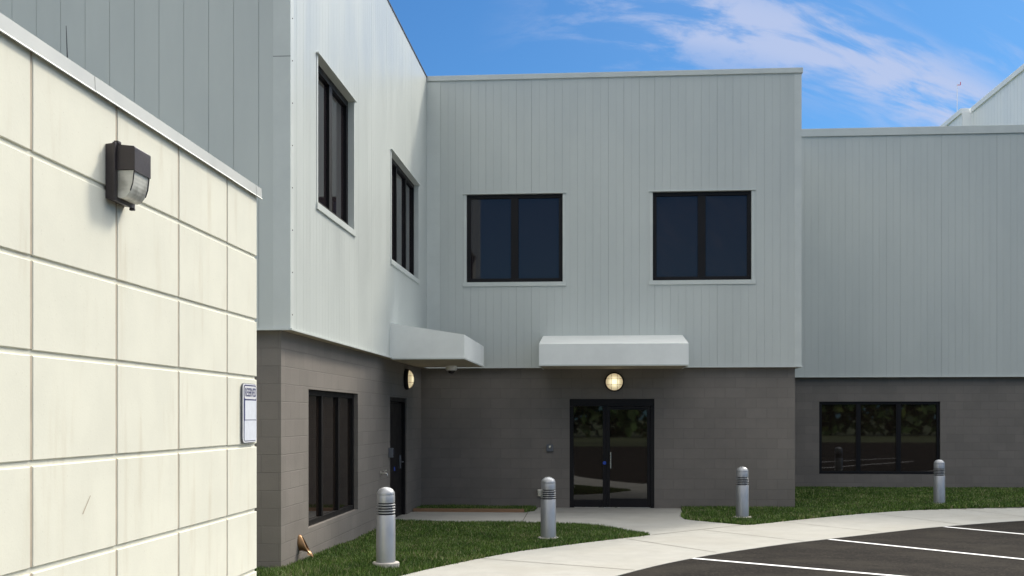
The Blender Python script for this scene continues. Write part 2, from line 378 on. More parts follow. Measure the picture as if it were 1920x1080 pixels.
CURVE_L = smooth_line([(-2.24, 3), (-2.26, 7.2), (-2.62, 9.6), (-2.50, 11.6), (-2.18, 12.77), (-1.70, 13.85), (-1.15, 14.91), (-0.62, 15.62), (-0.05, 16.32), (0.78, 17.26)])
TOP_L = [(0.27, 18.14), (-0.05, 18.50), (-0.29, 18.72), (-1.28, 18.98), (-3.03, 19.05), (-3.44, 19.15)]
CURVE_R = smooth_line([(2.41, 18.97), (2.64, 19.13), (3.47, 20.01), (4.99, 21.46), (6.55, 22.49), (8.39, 23.09), (12, 24.3), (20, 25.9), (44, 27.6)])
pave = [(-2.24, -4)] + CURVE_L + TOP_L + [(-3.60, 19.15), (-3.60, 21.14), (-1.38, 21.16), (-1.22, 21.5), (-1.20, 22.5), (1.60, 22.5), (1.55, 21.3), (1.46, 20.6), (1.49, 19.96), (1.62, 19.75)] + CURVE_R + ASPH[::-1]
PV = sheet('pavement', pave, 0.022, -0.1, 'concrete'); tag(PV, kind='structure')

def strip(name, a, b_, w, z, m, parent=None, kind=None, th=0.004):
    a = Vector((*a, 0)); b_ = Vector((*b_, 0)); d = (b_ - a).normalized(); nrm = Vector((-d.y, d.x, 0)) * w / 2
    s = MB(); P = [a - nrm, b_ - nrm, b_ + nrm, a + nrm]
    s.add([(p.x, p.y, z) for p in P], [(0, 1, 2, 3)])
    o = s.build(name, m, parent, fix=False)
    if kind: tag(o, kind=kind)
    return o
def clip_line(a, b_):
    return a, b_
for a_, b_ in (((-1.55, 14.28), (0.42, 13.30)), ((0.40, 16.70), (1.55, 15.12)), ((0.80, 17.27), (2.38, 18.98)), ((3.12, 19.62), (4.38, 17.93)), ((5.05, 21.45), (6.03, 19.33)),
               ((-0.05, 16.3), (0.86, 15.0)) if False else ((1.65, 18.1), (2.95, 16.56)), ((-2.3, 12.3), (-0.55, 11.15)), ((0.80, 17.27), (1.45, 20.6)) if False else ((-1.22, 21.18), (1.5, 21.2)), ((7.0, 22.6), (7.75, 20.4)), ((-1.3, 19.0), (-1.33, 21.14))):
    strip('expansion_joint', a_, b_, 0.016, 0.026, 'joint', PV)
for a_, b_ in (((1.19, 14.50), (8.2, 9.86)), ((3.37, 16.90), (12.9, 6.4)), ((5.63, 18.96), (12.6, 10.0)), ((8.6, 20.75), (17.0, 11.5)), ((12.0, 22.1), (21.0, 12.4))):
    strip('parking_line', a_, b_, 0.10, 0.0205, 'paint', None, 'structure')

# ------------------------------------------------------------ lawns
def inpoly(P, poly):
    x, y = P[:, 0], P[:, 1]; ins = np.zeros(len(P), bool); n = len(poly)
    for i in range(n):
        x0, y0 = poly[i]; x1, y1 = poly[(i + 1) % n]
        if y0 == y1: continue
        c = ((y0 > y) != (y1 > y)) & (x < (x1 - x0) * (y - y0) / (y1 - y0) + x0); ins ^= c
    return ins
def edgedist(P, line):
    d = np.full(len(P), 1e9)
    for i in range(len(line) - 1):
        a_ = np.array(line[i]); b_ = np.array(line[i + 1]); ab = b_ - a_; l2 = (ab ** 2).sum()
        if l2 == 0: continue
        t = np.clip(((P - a_) @ ab) / l2, 0, 1); q = a_ + t[:, None] * ab
        d = np.minimum(d, np.hypot(*(P - q).T))
    return d
def smst(x): x = np.clip(x, 0, 1); return x * x * (3 - 2 * x)
LL = [(-6.5, 9.0), (-2.62, 9.0)] + [p for p in CURVE_L if p[1] > 9.2] + TOP_L + [(-3.495, 19.15), (-3.495, 12.35), (-6.5, 12.35)]
EDGE_L = [p for p in CURVE_L if p[1] > 9.0] + TOP_L
LS = [(-3.495, 21.22), (-1.40, 21.24), (-1.27, 21.5), (-1.25, 22.33), (-3.495, 22.33)]
LR = [(1.62, 22.33), (1.58, 21.3), (1.49, 20.6), (1.52, 19.98), (1.64, 19.78)] + CURVE_R[:-1] + [(40, 27.2), (40, 28.1), (3.80, 28.1), (3.80, 22.33)]
def h_left(P): return 0.02 + 0.085 * smst((16.8 - P[:, 1]) / 4.0) * smst(edgedist(P, EDGE_L) / 0.8)
def h_flat(P): return 0.02 + 0 * P[:, 0]
def h_right(P): return 0.02 + 0.05 * smst((P[:, 1] - 21) / 5)
def lawn(poly, hf, dens, label, size, xmax=99):
    P = np.array(poly); x0, y0 = P.min(0); x1, y1 = P.max(0); x1 = min(x1, xmax)
    cs = 0.12; nx = int((x1 - x0) / cs) + 2; ny = int((y1 - y0) / cs) + 2
    gx, gy = np.meshgrid(x0 + np.arange(nx) * cs, y0 + np.arange(ny) * cs); G = np.stack([gx.ravel(), gy.ravel()], 1)
    ins = inpoly(G, poly).reshape(ny, nx); hz = hf(G) - 0.006
    keep = ins[:-1, :-1] | ins[1:, :-1] | ins[:-1, 1:] | ins[1:, 1:]
    vs = [(p[0], p[1], z) for p, z in zip(G, hz)]
    fs = [(j * nx + i, j * nx + i + 1, (j + 1) * nx + i + 1, (j + 1) * nx + i) for j in range(ny - 1) for i in range(nx - 1) if keep[j, i]]
    s = MB(); s.add(vs, fs); tag(s.build('lawn_soil', 'soil', fix=False), kind='structure')
    n = int((x1 - x0) * (y1 - y0) * dens); Q = rng.uniform((x0, y0), (x1, y1), (n, 2)); Q = Q[inpoly(Q, poly)]; Q = Q + rng.normal(0, 0.016, Q.shape); Q[:, 0] = np.where((poly is LL) & (Q[:, 1] > 12.36), np.maximum(Q[:, 0], -3.52), Q[:, 0])
    # the farther from the camera, the fewer and larger blades
    dist = np.hypot(Q[:, 0], Q[:, 1]); Q = Q[rng.uniform(size=len(Q)) < np.clip((13.5 / dist) ** 1.1, 0.2, 1)]
    dist = np.hypot(Q[:, 0], Q[:, 1]); n = len(Q); z = hf(Q)
    pat = np.sin(Q[:, 0] * 3.1 + 1.3 * np.sin(Q[:, 1] * 2.3)) * np.sin(Q[:, 1] * 2.7 + np.sin(Q[:, 0] * 1.9)) * 0.18 + 1
    hgt = rng.uniform(0.55, 1.15, n) * size * pat; th = rng.uniform(0, 2 * np.pi, n); w = rng.uniform(0.004, 0.008, n) * np.clip(dist / 13, 1, 2)
    lean = rng.normal(0, 0.5, (n, 2)) * hgt[:, None]
    dx = np.cos(th) * w; dy = np.sin(th) * w
    V = np.empty((n, 3, 3)); V[:, 0] = np.stack([Q[:, 0] - dx, Q[:, 1] - dy, z - 0.01], 1); V[:, 1] = np.stack([Q[:, 0] + dx, Q[:, 1] + dy, z - 0.01], 1)
    V[:, 2] = np.stack([Q[:, 0] + lean[:, 0], Q[:, 1] + lean[:, 1], z + hgt], 1)
    me = bpy.data.meshes.new('grass'); me.vertices.add(n * 3); me.vertices.foreach_set('co', V.ravel())
    me.loops.add(n * 3); me.loops.foreach_set('vertex_index', np.arange(n * 3)); me.polygons.add(n); me.polygons.foreach_set('loop_start', np.arange(0, n * 3, 3))
    me.update(calc_edges=True); me.materials.append(M['grass'])
    o = bpy.data.objects.new('grass', me); C.objects.link(o); tag(o, label, 'grass', None, 'stuff')
lawn(LL, h_left, 7500, 'sunlit lawn between the curved pavement and the left wing, around two bollards', 0.055)
lawn(LS, h_flat, 6000, 'narrow dark strip of grass behind the timber edging at the back wall', 0.06)
lawn(LR, h_right, 5200, 'shaded dark green lawn to the right of the glass doors, around two bollards', 0.06, 13.5)

# ------------------------------------------------------------ walls
def P3(axis, sgn, pos, u, z, d):     # d: outward distance
    return (u, pos + sgn * d, z) if axis == 'Y' else (pos + sgn * d, u, z)
def siding(mb, axis, sgn, pos, u0, u1, z0, z1, lines, ops, gw=0.0045, gd=0.005, minor=0.0018):
    """a sheet wall of upright panels with real grooves between them; lines: list of (u, major)"""
    maj = {round(u, 4): k for u, k in lines if u0 < u < u1}
    br = sorted(set([u0, u1] + list(maj) + [o[i] for o in ops for i in (0, 1) if u0 < o[i] < u1]))
    for a_, b_ in zip(br[:-1], br[1:]):
        if b_ - a_ < 1e-4: continue
        mid = (a_ + b_) / 2; segs = [(z0, z1)]
        for o in ops:
            if o[0] < mid < o[1]:
                ns = []
                for s0, s1 in segs:
                    if o[2] > s0: ns.append((s0, min(s1, o[2])))
                    if o[3] < s1: ns.append((max(s0, o[3]), s1))
                segs = ns
        la = (gw * (1.0 + 0.35 * maj[round(a_, 4)]) if maj[round(a_, 4)] else minor) / 2 if round(a_, 4) in maj else 0
        lb = (gw * (1.0 + 0.35 * maj[round(b_, 4)]) if maj[round(b_, 4)] else minor) / 2 if round(b_, 4) in maj else 0
        for s0, s1 in segs:
            if s1 - s0 < 1e-3: continue
            A = [P3(axis, sgn, pos, u, z, 0) for u, z in ((a_ + la, s0), (b_ - lb, s0), (b_ - lb, s1), (a_ + la, s1))]
            B = [P3(axis, sgn, pos, u, z, -gd) for u, z in ((a_ + la * .6, s0), (b_ - lb * .6, s0), (b_ - lb * .6, s1), (a_ + la * .6, s1))]
            mb.mi = 0; mb.add(A + B, [(0, 1, 2, 3), (0, 3, 7, 4), (1, 5, 6, 2)] if sgn < 0 or True else [])
            F = [P3(axis, sgn, pos, u, z, -gd) for u, z in ((a_, s0), (b_, s0), (b_, s1), (a_, s1))]
            mb.mi = 1; mb.add(F, [(0, 1, 2, 3)])
    mb.mi = 0
def plainwall(mb, axis, sgn, pos, u0, u1, z0, z1, ops):
    br = sorted(set([u0, u1] + [o[i] for o in ops for i in (0, 1)]))
    for a_, b_ in zip(br[:-1], br[1:]):
        mid = (a_ + b_) / 2; segs = [(z0, z1)]
        for o in ops:
            if o[0] < mid < o[1]:
                ns = []
                for s0, s1 in segs:
                    if o[2] > s0: ns.append((s0, min(s1, o[2])))
                    if o[3] < s1: ns.append((max(s0, o[3]), s1))
                segs = ns
        for s0, s1 in segs:
            if s1 - s0 > 1e-3: mb.add([P3(axis, sgn, pos, u, z, 0) for u, z in ((a_, s0), (b_, s0), (b_, s1), (a_, s1))], [(0, 1, 2, 3)])
def reveal(mb, axis, sgn, pos, o, depth, d0=0.0):
    u0, u1, z0, z1 = o
    for (ua, za), (ub, zb) in (((u0, z0), (u1, z0)), ((u1, z0), (u1, z1)), ((u1, z1), (u0, z1)), ((u0, z1), (u0, z0))):
        mb.add([P3(axis, sgn, pos, ua, za, d0), P3(axis, sgn, pos, ub, zb, d0), P3(axis, sgn, pos, ub, zb, -depth), P3(axis, sgn, pos, ua, za, -depth)], [(0, 1, 2, 3)])
def abox(mb, axis, sgn, pos, u0, u1, z0, z1, d0, d1, bev=0.0):
    a_ = P3(axis, sgn, pos, u0, z0, d0); b_ = P3(axis, sgn, pos, u1, z1, d1)
    mb.box(a_[0], b_[0], a_[1], b_[1], a_[2], b_[2], bev=bev)

YS, YC, XB, XC, YN, YNC, YR, YRC = 22.20, 22.34, -3.40, -3.53, 12.26, 12.36, 28.05, 28.18
XR, XRC = 3.895, 3.80                    # right-hand corner of the middle block
ZT, ZB, ZTR = 8.555, 2.785, 8.83

bld = empty('office_building', (0, YS, 0), 'two-storey office building of pale metal siding over taupe block, with dark windows and two canopies', 'building')

def window(axis, sgn, pos, o, depth, mull, fw, mw, metal_trim=True):
    """frame > pane, sill, trim; o: opening; mull: positions of the mullions along u"""
    u0, u1, z0, z1 = o; c = P3(axis, sgn, pos, (u0 + u1) / 2, z0, 0)
    f = MB()
    abox(f, axis, sgn, pos, u0, u1, z1 - fw, z1, -depth, -depth + 0.06, 0.004)
    abox(f, axis, sgn, pos, u0, u1, z0, z0 + fw, -depth, -depth + 0.06, 0.004)
    for ua, ub in ((u0, u0 + fw), (u1 - fw, u1)): abox(f, axis, sgn, pos, ua, ub, z0 + fw, z1 - fw, -depth, -depth + 0.06, 0.004)
    for m_ in mull: abox(f, axis, sgn, pos, m_ - mw / 2, m_ + mw / 2, z0 + fw, z1 - fw, -depth, -depth + 0.057, 0.004)
    w_ = f.build('window', 'frame', bld, origin=c)
    ed = [u0 + fw] + [q for m_ in mull for q in (m_ - mw / 2, m_ + mw / 2)] + [u1 - fw]
    for k in range(0, len(ed), 2):
        p = MB(); abox(p, axis, sgn, pos, ed[k], ed[k + 1], z0 + fw, z1 - fw, -depth + 0.008, -depth + 0.020)
        p.build('pane', 'glass' if metal_trim else 'glass_low', w_, origin=P3(axis, sgn, pos, (ed[k] + ed[k + 1]) / 2, z0 + fw, -depth))
    if metal_trim:
        t = MB(); e = 0.055
        abox(t, axis, sgn, pos, u0 - e - 0.02, u1 + e + 0.02, z1 + 0.003, z1 + 0.018, -0.004, 0.035, 0.002)   # head flashing
        for ua, ub in ((u0 - e, u0 - 0.002), (u1 + 0.002, u1 + e)): abox(t, axis, sgn, pos, ua, ub, z0 - 0.002, z1 + 0.002, -0.004, 0.008, 0.002)
        t.sm = False
        ta = MB(); ta.v = t.v; ta.f = t.f; ta.m = t.m; ta.smooth = t.smooth
        u0_, u1_ = u0 + 0.001, u1 - 0.001
        reveal(ta, axis, sgn, pos, (u0 + 0.0005, u1 - 0.0005, z0 + 0.0005, z1 - 0.0005), depth, 0.008)
        ta.build('trim', 'trim', w_, fix=False, origin=c)
        s = MB(); abox(s, axis, sgn, pos, u0 - e - 0.02, u1 + e + 0.02, z0 - 0.085, z0 - 0.004, -0.004, 0.022, 0.003)
        s.build('sill', 'trim', w_, origin=c)
    return w_

def seams(u0, first, pitch, u1, half=True, every=1):
    out = []; k = 0; u = first; rr_ = random.Random(int(first * 1000))
    while u < u1:
        if u > u0: out.append((u, rr_.choice([-1.2, -0.9, 0.1, -1.0, 0.6]) if half else 0.6))
        if half and u0 < u + pitch / 2 < u1: out.append((u + pitch / 2, 0))
        u += pitch
    return out
# openings
WM = [(-2.605, -0.71, 4.47, 6.20), (1.048, 2.947, 4.475, 6.20)]
WB = [(13.482, 15.50, 4.41, 6.20), (18.36, 21.13, 4.405, 6.185)]
WL = (13.553, 16.39, 0.455, 2.155)
WR = (5.378, 8.266, 0.415, 2.184)
DM = (-0.577, 1.085, 0.02, 2.167)
DB = (18.95, 20.60, 0.02, 2.155)

s = MB(); siding(s, 'Y', -1, YS, XB, XR, ZB, ZT - 0.10, seams(XB, -3.125, 0.3009, XR), WM)
s.build('siding_wall', ['siding', 'groove'], bld, fix=False, origin=(0, YS, ZB))
s = MB(); siding(s, 'X', 1, XB, YN, YS, ZB, ZT, seams(YN, 12.52, 0.3015, YS), WB)
s.build('siding_wall', ['siding', 'groove'], bld, fix=False, origin=(XB, 17, ZB))
s = MB(); siding(s, 'Y', -1, YN, -15.0, XB, ZB, ZT, seams(-15, -3.754 - 39 * 0.2835, 0.2835, XB - 0.1, half=False), [])
s.build('siding_wall', ['siding', 'groove'], bld, fix=False, origin=(-8, YN, ZB))
s = MB(); siding(s, 'Y', -1, YR, XR - 0.2, 40, ZB, ZTR - 0.19, seams(XR, 5.008 - 0.325 * 3, 0.325, 40), [])
s.build('siding_wall', ['siding', 'groove'], bld, fix=False, origin=(20, YR, ZB))
s = MB(); siding(s, 'X', 1, XR, YS, YR + 0.3, ZB, ZT, seams(YS, YS + 0.25, 0.3, YR), [])
s.build('siding_wall', ['siding', 'groove'], bld, fix=False, origin=(XR, 25, ZB))

s = MB(); plainwall(s, 'Y', -1, YC, XC - 0.02, XRC, -0.1, ZB + 0.05, [DM]); reveal(s, 'Y', -1, YC, DM, 0.10)
s.build('block_wall', 'block', bld, fix=False, origin=(0, YC, 0))
s = MB(); plainwall(s, 'X', 1, XC, YNC, YC, -0.1, ZB + 0.05, [WL, DB]); reveal(s, 'X', 1, XC, WL, 0.12); reveal(s, 'X', 1, XC, DB, 0.14)
s.build('block_wall', 'block', bld, fix=False, origin=(XC, 17, 0))
s = MB(); plainwall(s, 'Y', -1, YNC, -15, XC, -0.1, ZB + 0.05, []); s.build('block_wall', 'block', bld, fix=False, origin=(-8, YNC, 0))
s = MB(); plainwall(s, 'Y', -1, YRC, XRC - 0.1, 40, -0.1, ZB + 0.05, [WR]); reveal(s, 'Y', -1, YRC, WR, 0.12)
s.build('block_wall', 'block', bld, fix=False, origin=(20, YRC, 0))
s = MB(); plainwall(s, 'X', 1, XRC, YC, YRC, -0.1, ZB + 0.05, []); s.build('block_wall', 'block', bld, fix=False, origin=(XRC, 25, 0))

# underside of the overhanging siding with its pale drip edge
s = MB()
s.box(XB - 0.005, XR, YS + 0.002, YC + 0.05, ZB - 0.004, ZB + 0.02); s.box(XC - 0.05, XB - 0.007, YN + 0.002, YS + 0.14, ZB - 0.004, ZB + 0.02)
s.box(-15, XC - 0.052, YN + 0.002, YNC + 0.05, ZB - 0.004, ZB + 0.02); s.box(XR + 0.03, 40, YR + 0.002, YRC + 0.05, ZB - 0.004, ZB + 0.02)
s.box(XRC - 0.05, XR - 0.003, YC + 0.052, YR, ZB - 0.004, ZB + 0.02)
s.build('soffit_strip', 'soffit', bld)
s = MB()
s.box(XB + 0.012, XR + 0.03, YS - 0.028, YS - 0.002, ZB - 0.012, ZB + 0.012, 0.002)
s.box(XB + 0.002, XB + 0.028, YN - 0.028, YS - 0.03, ZB - 0.012, ZB + 0.012, 0.002)
s.box(-15, XB + 0.0, YN - 0.028, YN - 0.002, ZB - 0.012, ZB + 0.012, 0.002)
s.box(XR + 0.032, 40, YR - 0.028, YR - 0.002, ZB - 0.012, ZB + 0.012, 0.002)
s.box(XR + 0.002, XR + 0.03, YS, YR - 0.03, ZB - 0.012, ZB + 0.012, 0.002)
s.build('drip_edge', 'trim', bld)
# corner trims with screws
s = MB(); e = 0.19
s.box(XB - 0.19, XB + 0.006, YN - 0.006, YN - 0.001, ZB, ZT); s.box(XB + 0.001, XB + 0.006, YN - 0.001, YN + 0.13, ZB, ZT)
s.mi = 1
for k in range(22):
    z = 2.95 + k * 0.47
    if z < 8.4: s.lathe([(0.008, 0), (0.006, 0.006)], (XB + 0.006, YN + 0.07, z), 'x', 8)
s.mi = 2; s.box(XB - 0.19, XB + 0.0065, YN - 0.0068, YN - 0.0062, 5.795, 5.805)
s.build('corner_trim', ['trim', 'screw', 'groove'], bld)
s = MB(); s.box(XB + 0.001, XB + 0.27, YS - 0.006, YS - 0.001, ZB, ZT - 0.12); s.box(XB + 0.002, XB + 0.007, YS - 0.06, YS - 0.006, ZB, ZT - 0.10)
s.build('corner_trim', 'trim', bld)
s = MB(); s.box(XR - 0.13, XR + 0.006, YS - 0.006, YS - 0.001, ZB + 0.013, ZT - 0.11); s.box(XR + 0.001, XR + 0.006, YS - 0.001, YS + 0.12, ZB, ZT)
s.build('corner_trim', 'trim', bld)
s = MB(); s.box(XR + 0.008, XR + 0.14, YR - 0.008, YR - 0.001, ZB + 0.013, ZTR - 0.2); s.build('corner_trim', 'trim', bld)
# copings
s = MB(); s.box(XB + 0.01, XR + 0.03, YS - 0.03, YS + 0.5, ZT - 0.10, ZT, 0.006); s.build('coping', 'trim', bld)
s = MB(); s.box(XR - 0.4, XR + 0.032, YS + 0.502, YR - 0.04, ZT - 0.10, ZT, 0.006); s.build('coping', 'trim', bld)
s = MB(); s.box(XR + 0.04, 40, YR - 0.035, YR + 0.5, ZTR - 0.19, ZTR, 0.006); s.build('coping', 'trim', bld)
s = MB(); s.box(XB - 0.5, XB + 0.009, YN, YS + 0.5, ZT - 0.03, ZT + 0.005, 0.003); s.build('coping', 'frame', bld)
# the volume behind the walls, closed by the roof
s = MB()
s.box(XB - 0.3, XR - 0.3, YC + 0.45, YR + 1, -0.1, ZT - 0.25)
s.box(-15, XB - 0.32, YN + 0.4, YR + 1, -0.1, ZT - 0.25)
s.box(XR - 0.29, 40, YR + 0.4, YR + 1.4, -0.1, ZTR - 0.25)
s.build('roof', 'roof', bld)
s = MB(); s.box(-15.01, -15.0, YN, YR + 1, -0.1, ZT); s.build('side_wall', 'siding', bld)

for o in WM: window('Y', -1, YS, o, 0.10, [(o[0] + o[1]) / 2], 0.075, 0.15)
window('X', 1, XB, WB[0], 0.138, [14.50], 0.09, 0.16)
window('X', 1, XB, WB[1], 0.138, [19.30, 20.25], 0.07, 0.07)
window('X', 1, XC, WL, 0.12, [14.50, 15.44], 0.07, 0.08, False)
window('Y', -1, YRC, WR, 0.10, [6.33, 7.29], 0.07, 0.11, False)

# ------------------------------------------------------------ doors
d = MB(); D0 = -0.10
def db(mb, a_, b_, z0, z1, d0, d1, bev=0.004): abox(mb, 'Y', -1, YC, a_, b_, z0, z1, d0, d1, bev)
db(d, -0.577, 1.085, 2.025, 2.167, D0, -0.02); db(d, -0.577, -0.50, 0.02, 2.023, D0, -0.02); db(d, 1.012, 1.085, 0.02, 2.023, D0, -0.02)
db(d, 0.075, 0.145, 0.02, 2.023, D0, -0.02); db(d, -0.499, 0.074, 0.02, 0.17, D0, -0.03)
door = d.build('glass_door', 'frame', bld, origin=(0.25, YC, 0.02))
p = MB(); db(p, -0.499, 0.074, 0.171, 2.024, D0 + 0.01, D0 + 0.022, 0); p.build('pane', 'glass_low', door, origin=(-0.2, YC, 0.17))
l = MB()
db(l, 0.148, 0.215, 0.03, 2.02, D0 + 0.005, -0.035); db(l, 0.945, 1.009, 0.03, 2.02, D0 + 0.005, -0.035)
db(l, 0.217, 0.943, 1.955, 2.02, D0 + 0.005, -0.036); db(l, 0.217, 0.943, 0.03, 0.205, D0 + 0.005, -0.036)
l.build('door_leaf', 'frame', door, origin=(0.58, YC, 0.03))
p = MB(); db(p, 0.217, 0.943, 0.207, 1.953, D0 + 0.02, D0 + 0.032, 0); p.build('pane', 'glass_low', door, origin=(0.58, YC, 0.2))
h = MB(); h.sm = True; h.tube([(0.228, YC - 0.02, 0.80), (0.228, YC - 0.02, 1.12)], 0.014, 12); h.tube([(0.228, YC + 0.04, 0.84), (0.228, YC - 0.02, 0.84)], 0.009, 8); h.tube([(0.228, YC + 0.04, 1.08), (0.228, YC - 0.02, 1.08)], 0.009, 8)
h.build('handle', 'steel', door, origin=(0.228, YC - 0.02, 0.8))
h = MB(); h.lathe([(0.034, -0.0), (0.034, 0.004)], (0.110, YC + 0.014, 0.905), 'y', 20); h.build('sticker', 'blue', door, origin=(0.11, YC, 0.9))
# threshold
boxpart('threshold', 'steel', door, -0.49, 1.0, YC - 0.02, YC + 0.06, 0.0225, 0.035)

d = MB()
def dx(mb, a_, b_, z0, z1, d0, d1, bev=0.003): abox(mb, 'X', 1, XC, a_, b_, z0, z1, d0, d1, bev)
dx(d, 18.95, 20.60, 2.08, 2.155, -0.14, -0.02); dx(d, 18.95, 19.02, 0.02, 2.078, -0.14, -0.02); dx(d, 20.53, 20.60, 0.02, 2.078, -0.14, -0.02)
sd = d.build('service_door', 'frame', bld, origin=(XC, 19.8, 0.02))
l = MB(); dx(l, 19.03, 20.52, 0.03, 2.07, -0.12, -0.075); l.build('door_leaf', 'frame', sd, origin=(XC, 19.8, 0.03))
h = MB(); h.box(XC - 0.074, XC - 0.055, 20.25, 20.33, 0.88, 1.12, 0.004); h.sm = True; h.tube([(XC - 0.06, 20.29, 1.0), (XC - 0.01, 20.29, 1.0), (XC - 0.01, 20.17, 1.0)], 0.011, 10)
h.build('handle', 'greybox', sd, origin=(XC, 20.29, 1.0))
h = MB(); h.box(XC - 0.074, XC - 0.071, 19.72, 19.80, 0.86, 0.93); h.build('sticker', 'blue', sd, origin=(XC, 19.76, 0.9))

# ------------------------------------------------------------ canopies
cp = MB(); ya, yb = YS + 0.0, 20.68; x0, x1 = -1.094, 1.622
prof = [(ya, 2.757), (yb, 2.757), (yb, 3.148), (ya, 3.405)]
cp.prism([(y, z) for y, z in prof], 'x', x0, x1)
can = cp.build('canopy', 'canopy', bld, origin=(0.26, YS, 2.757))
t = MB(); t.box(x0 - 0.004, x1 + 0.004, yb - 0.006, yb + 0.02, 2.745, 2.770, 0.002); t.box(x0 - 0.006, x0 + 0.02, yb + 0.021, ya - 0.03, 2.745, 2.770, 0.002); t.box(x1 - 0.02, x1 + 0.006, yb + 0.021, ya - 0.03, 2.745, 2.770, 0.002)
t.build('canopy_edge', 'trim', can, origin=(0.26, yb, 2.75))
boxpart('canopy_soffit', 'soffit', can, x0 + 0.022, x1 - 0.022, yb + 0.022, ya - 0.035, 2.750, 2.760)
cp = MB(); xf = -2.178; y0, y1 = 18.263, 21.34
cp.prism([(XB + 0.0, 2.765), (xf, 2.765), (xf, 3.150), (XB + 0.0, 3.350)], 'y', y0, y1)
can2 = cp.build('canopy', 'canopy', bld, origin=(XB, 19.8, 2.765))
t = MB(); t.box(xf - 0.02, xf + 0.006, y0 - 0.004, y1 + 0.004, 2.753, 2.778, 0.002); t.box(XB + 0.03, xf - 0.021, y0 - 0.006, y0 + 0.02, 2.753, 2.778, 0.002)
t.build('canopy_edge', 'trim', can2, origin=(xf, y0, 2.753))
boxpart('canopy_soffit', 'soffit', can2, XB + 0.032, xf - 0.022, y0 + 0.022, y1 - 0.02, 2.757, 2.767)

# ------------------------------------------------------------ fittings on the walls
def wall_lamp(loc, ax, label):
    """round bulkhead lamp; built facing -Y then turned"""
    r = empty('wall_lamp', loc, label, 'lamp', 'round lit lamps over the doors')
    rot = Matrix.Rotation(R(90), 4, 'Z') if ax == 'X' else Matrix.Identity(4)
    def B(mb, name, m, sm=True):
        mb.v = [tuple(rot @ Vector(v)) for v in mb.v]
        o = mb.build(name, m, None); o.parent = r; return o
    b_ = MB(); b_.sm = True; b_.lathe([(0.175, 0.0), (0.190, -0.012), (0.190, -0.055), (0.178, -0.07), (0.165, -0.07)], (0, 0, 0), 'y', 40); B(b_, 'base', 'frame')
    b_ = MB(); b_.sm = True; b_.lathe([(0.166, -0.071)] + [(0.166 * math.cos(t), -0.071 - 0.085 * math.sin(t)) for t in [R(a_) for a_ in range(10, 90, 10)]] + [(0.004, -0.156)], (0, 0, 0), 'y', 40); B(b_, 'globe', 'glow' if ax == 'Y' else 'glow_side')
    b_ = MB(); b_.sm = True
    for q in (-0.058, 0.058):
        for o in (0, 1):
            pth = []
            for k in range(13):
                w = -0.166 + 0.332 * k / 12; rr = min(1, math.hypot(w, q) / 0.178); y = -0.078 - 0.088 * math.sqrt(max(0, 1 - rr * rr))
                pth.append((q, y, w) if o else (w, y, q))
            b_.tube(pth, 0.003, 6)
    b_.lathe([(0.172, -0.066), (0.180, -0.074), (0.172, -0.082), (0.164, -0.074), (0.172, -0.066)], (0, 0, 0), 'y', 40, cap=False)
    B(b_, 'cage', 'frame')
    return r
wall_lamp((0.300, YC, 2.50), 'Y', 'round lit bulkhead lamp with wire cage above the double glass door')
wall_lamp((XC, 20.45, 2.50), 'X', 'round lit bulkhead lamp seen edge-on above the service door on the left wing')

r = empty('security_camera', (-2.72, 20.75, 2.757), 'small white dome camera hanging under the left canopy', 'camera')
b_ = MB(); b_.sm = True; b_.lathe([(0.105, 0), (0.105, -0.07), (0.095, -0.085), (0.07, -0.085)], (-2.72, 20.75, 2.757), 'z', 28); b_.build('housing', 'white', r)
b_ = MB(); b_.sm = True; b_.lathe([(0.068 * math.cos(R(t)), -0.086 - 0.06 * math.sin(R(t))) for t in range(0, 90, 12)] + [(0.003, -0.146)], (-2.72, 20.75, 2.757), 'z', 24); b_.build('dome', 'glass', r)

def small_box(name, loc, dims, label, cat, facem):
    r = empty(name, loc, label, cat); return r
r = empty('intercom', (-0.967, YC, 1.13), 'small grey intercom box on the block wall left of the glass door', 'intercom')
b_ = MB(); b_.box(-1.035, -0.90, YC - 0.055, YC - 0.001, 1.13, 1.27, 0.008); b_.build('box', 'greybox', r)
b_ = MB(); b_.box(-0.985, -0.945, YC - 0.064, YC - 0.0555, 1.205, 1.245, 0.002); b_.build('cover', 'steel', r)
r = empty('wall_outlet', (-1.146, YC, 0.24), 'small pale outlet cover low on the block wall behind the second bollard', 'outlet')
b_ = MB(); b_.box(-1.21, -1.09, YC - 0.05, YC - 0.001, 0.24, 0.38, 0.006); b_.build('box', 'steel', r)
b_ = MB(); b_.box(-1.195, -1.105, YC - 0.062, YC - 0.051, 0.255, 0.365, 0.004); b_.build('cover', 'steel', r)
r = empty('card_reader', (XC, 18.86, 1.13), 'grey card reader box beside the service door on the left wing', 'card reader')
b_ = MB(); b_.box(XC + 0.001, XC + 0.075, 18.80, 18.90, 1.13, 1.29, 0.008); b_.build('box', 'greybox', r)
b_ = MB(); b_.box(XC + 0.0755, XC + 0.085, 18.815, 18.885, 1.15, 1.27, 0.002); b_.build('keypad', 'slot', r)
r = empty('hose_tap', (XC, 18.11, 0.90), 'small metal hose tap on the taupe block wall left of the service door', 'tap')
b_ = MB(); b_.sm = True; b_.lathe([(0.035, 0.001), (0.035, 0.008), (0.015, 0.010), (0.013, 0.07)], (XC, 18.11, 0.90), 'x', 18); b_.tube([(XC + 0.06, 18.11, 0.90), (XC + 0.10, 18.11, 0.895), (XC + 0.115, 18.11, 0.86)], [0.014, 0.015, 0.012], 12)
b_.build('spout', 'steel', r)
